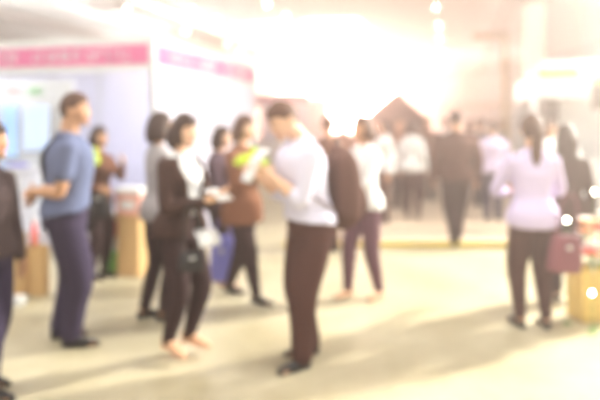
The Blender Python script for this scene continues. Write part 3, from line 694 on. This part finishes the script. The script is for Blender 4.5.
# pedestal table with boxes
ps = empty('display_stand', at(134, 6.15), rz, label='tan cardboard display stand at the corner post of the left booth', cat='stand')
zt = zpx(214, 6.15)
boxo('body', ps, TAN, -.12, .12, -.12, .12, .02, zt-.02); boxo('top', ps, TAN, -.15, .15, -.14, .14, zt-.02, zt); boxo('base', ps, TAN, -.14, .14, -.14, .14, 0, .02)
def carton(loc, w, dp, h_, m, m2, label, rot=0):
    r_ = empty('carton', loc, rot, label=label, cat='carton')
    boxo('box', r_, m, -w/2, w/2, -dp/2, dp/2, 0, h_, bev=.006); boxo('lid', r_, m2, -w/2-.004, w/2+.004, -dp/2-.004, dp/2+.004, h_-.05, h_+.004); boxo('printed_label', r_, m2, -w*.3, w*.3, -dp/2-.002, -dp/2+.004, h_*.25, h_*.55, bev=0)
carton(at(133, 6.15, zt), .27, .22, .27, mat('salmon_card', (.86, .45, .38), .7, .05), WHITE, 'salmon pink carton on top of the tan display stand', rz)
carton(at(113, 6.25), .19, .17, .22, mat('green_card', (.30, .52, .10), .7, .1), GRNP, 'green carton on the floor, bottom of the pile left of the display stand', rz)
carton(at(113, 6.25, .2245), .18, .16, .2, WHITE, REDP, 'white carton with a red lid, middle of the pile left of the display stand', rz)
carton(at(113, 6.25, .4295), .17, .15, .17, mat('red_card', (.70, .12, .14), .7, .05), WHITE, 'red carton with a white lid, top of the pile left of the display stand', rz)
# yellow bag, flowers with small glowing beads added as glints
YB = mat('bag_ochre', (.70, .48, .13), .6, .1, 10)
yb = empty('shopping_bag', at(592, 4.72), R(10), label='yellow shopping bag on the floor at the right edge', cat='bag')
bm = bmesh.new(); w, dp, h_ = .30, .2, .42
rings(bm, [[V((sx*w/2*k, sy*dp/2*k, z)) for sx, sy in ((-1, -1), (1, -1), (1, 1), (-1, 1))] for k, z in ((.9, 0), (1, .03), (1.04, .2), (1, h_), (.98, h_), (.98, .03))]); obj('bag', bm, YB, yb)
for sy in (-1, 1):
    bm = bmesh.new(); tube(bm, [V((-w*.2, sy*dp/2, h_-.03)), V((-w*.17, sy*dp/2, h_+.05)), V((w*.17, sy*dp/2, h_+.05)), V((w*.2, sy*dp/2, h_-.03))], [.006]*4, 6); obj('handle', bm, WHITE, yb)
fl = empty('bouquet', at(595, 4.72, .05), 0, label='bouquet of white, orange and red flowers standing in the yellow bag', cat='flowers')
GRN = mat('leaf_green', (.16, .30, .07), .6, .2); ORG = mat('petal_orange', (.90, .36, .12), .6, .1); WPT = mat('petal_white', (.88, .84, .8), .6, .05)
rnd = random.Random(5)
for i in range(18):
    a = rnd.uniform(0, 2*pi); rr = rnd.uniform(.02, .15); top_ = V((cos(a)*rr, sin(a)*rr*.8, rnd.uniform(.45, .78)))
    bm = bmesh.new(); tube(bm, [V((cos(a)*.02, sin(a)*.02, 0)), top_*.5+V((0, 0, .05)), top_], [.004]*3, 6)
    st = obj('stem', bm, GRN, fl, True)
    bm = bmesh.new()
    for k in range(7):
        b2 = 2*pi*k/7; dvec = V((cos(b2), sin(b2), .5)); blob(bm, top_+dvec*.036, (.034, .034, .016), nu=10, nv=6)
    blob(bm, top_+V((0, 0, .012)), (.018, .018, .016), nu=10, nv=6)
    obj('flower', bm, (ORG, WPT, WPT, REDP)[i % 4], st, True)
GLINT = mat('glint_glow', (1, .95, .8), .3, .01, emit=(1, .93, .75), estr=40)  # self-lit beads added in place of reflected sparkles
for (px, py, d, lab) in ((595, 192, 4.5, 'added glowing bead imitating a glint above the bouquet at the right edge'), (567, 220, 4.6, 'added glowing bead imitating a glint between the maroon handbag and the bouquet'), (592, 293, 4.4, 'added glowing bead imitating a glint low in front of the yellow bag')):
    r_ = empty('glint_bead', at(px, d, zpx(py, d)), 0, label=lab, cat='glint', group='added glint beads round the bouquet')
    bm = bmesh.new(); blob(bm, (0, 0, 0), (.014, .014, .016), nu=12, nv=8); obj('bead', bm, GLINT, r_, True)
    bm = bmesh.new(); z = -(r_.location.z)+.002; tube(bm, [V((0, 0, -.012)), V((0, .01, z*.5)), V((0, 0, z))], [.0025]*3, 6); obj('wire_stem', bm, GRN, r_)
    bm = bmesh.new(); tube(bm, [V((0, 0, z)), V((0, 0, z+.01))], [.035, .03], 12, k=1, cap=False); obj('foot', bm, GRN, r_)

# ------------------------------------------------------------------ haze, camera, view
w = bpy.data.worlds.new('world'); bpy.context.scene.world = w; w.use_nodes = True; nt = w.node_tree
nt.nodes['Background'].inputs['Strength'].default_value = 0
vs = nt.nodes.new('ShaderNodeVolumeScatter'); vs.inputs['Color'].default_value = (1, .86, .80, 1); vs.inputs['Density'].default_value = .044; vs.inputs['Anisotropy'].default_value = .82
nt.links.new(vs.outputs['Volume'], nt.nodes['World Output'].inputs['Volume'])
cd = bpy.data.cameras.new('camera'); cam = bpy.data.objects.new('camera', cd); C.objects.link(cam); bpy.context.scene.camera = cam
cam.location = (0, 0, CH); cam.rotation_euler = (pi/2, 0, 0)
cd.sensor_width = 36; cd.lens = 36; cd.shift_y = -(200-HY)/600.0; cd.clip_end = 200
cd.dof.use_dof = True; cd.dof.focus_distance = 1.2; cd.dof.aperture_fstop = 1.45
s = bpy.context.scene
s.view_settings.view_transform = 'Standard'; s.view_settings.look = 'None'; s.view_settings.exposure = -.5; s.view_settings.gamma = 1
s.view_settings.use_curve_mapping = False
s.cycles.use_denoising = True
s.cycles.max_bounces = 8; s.cycles.volume_bounces = 0; s.cycles.sample_clamp_indirect = 8
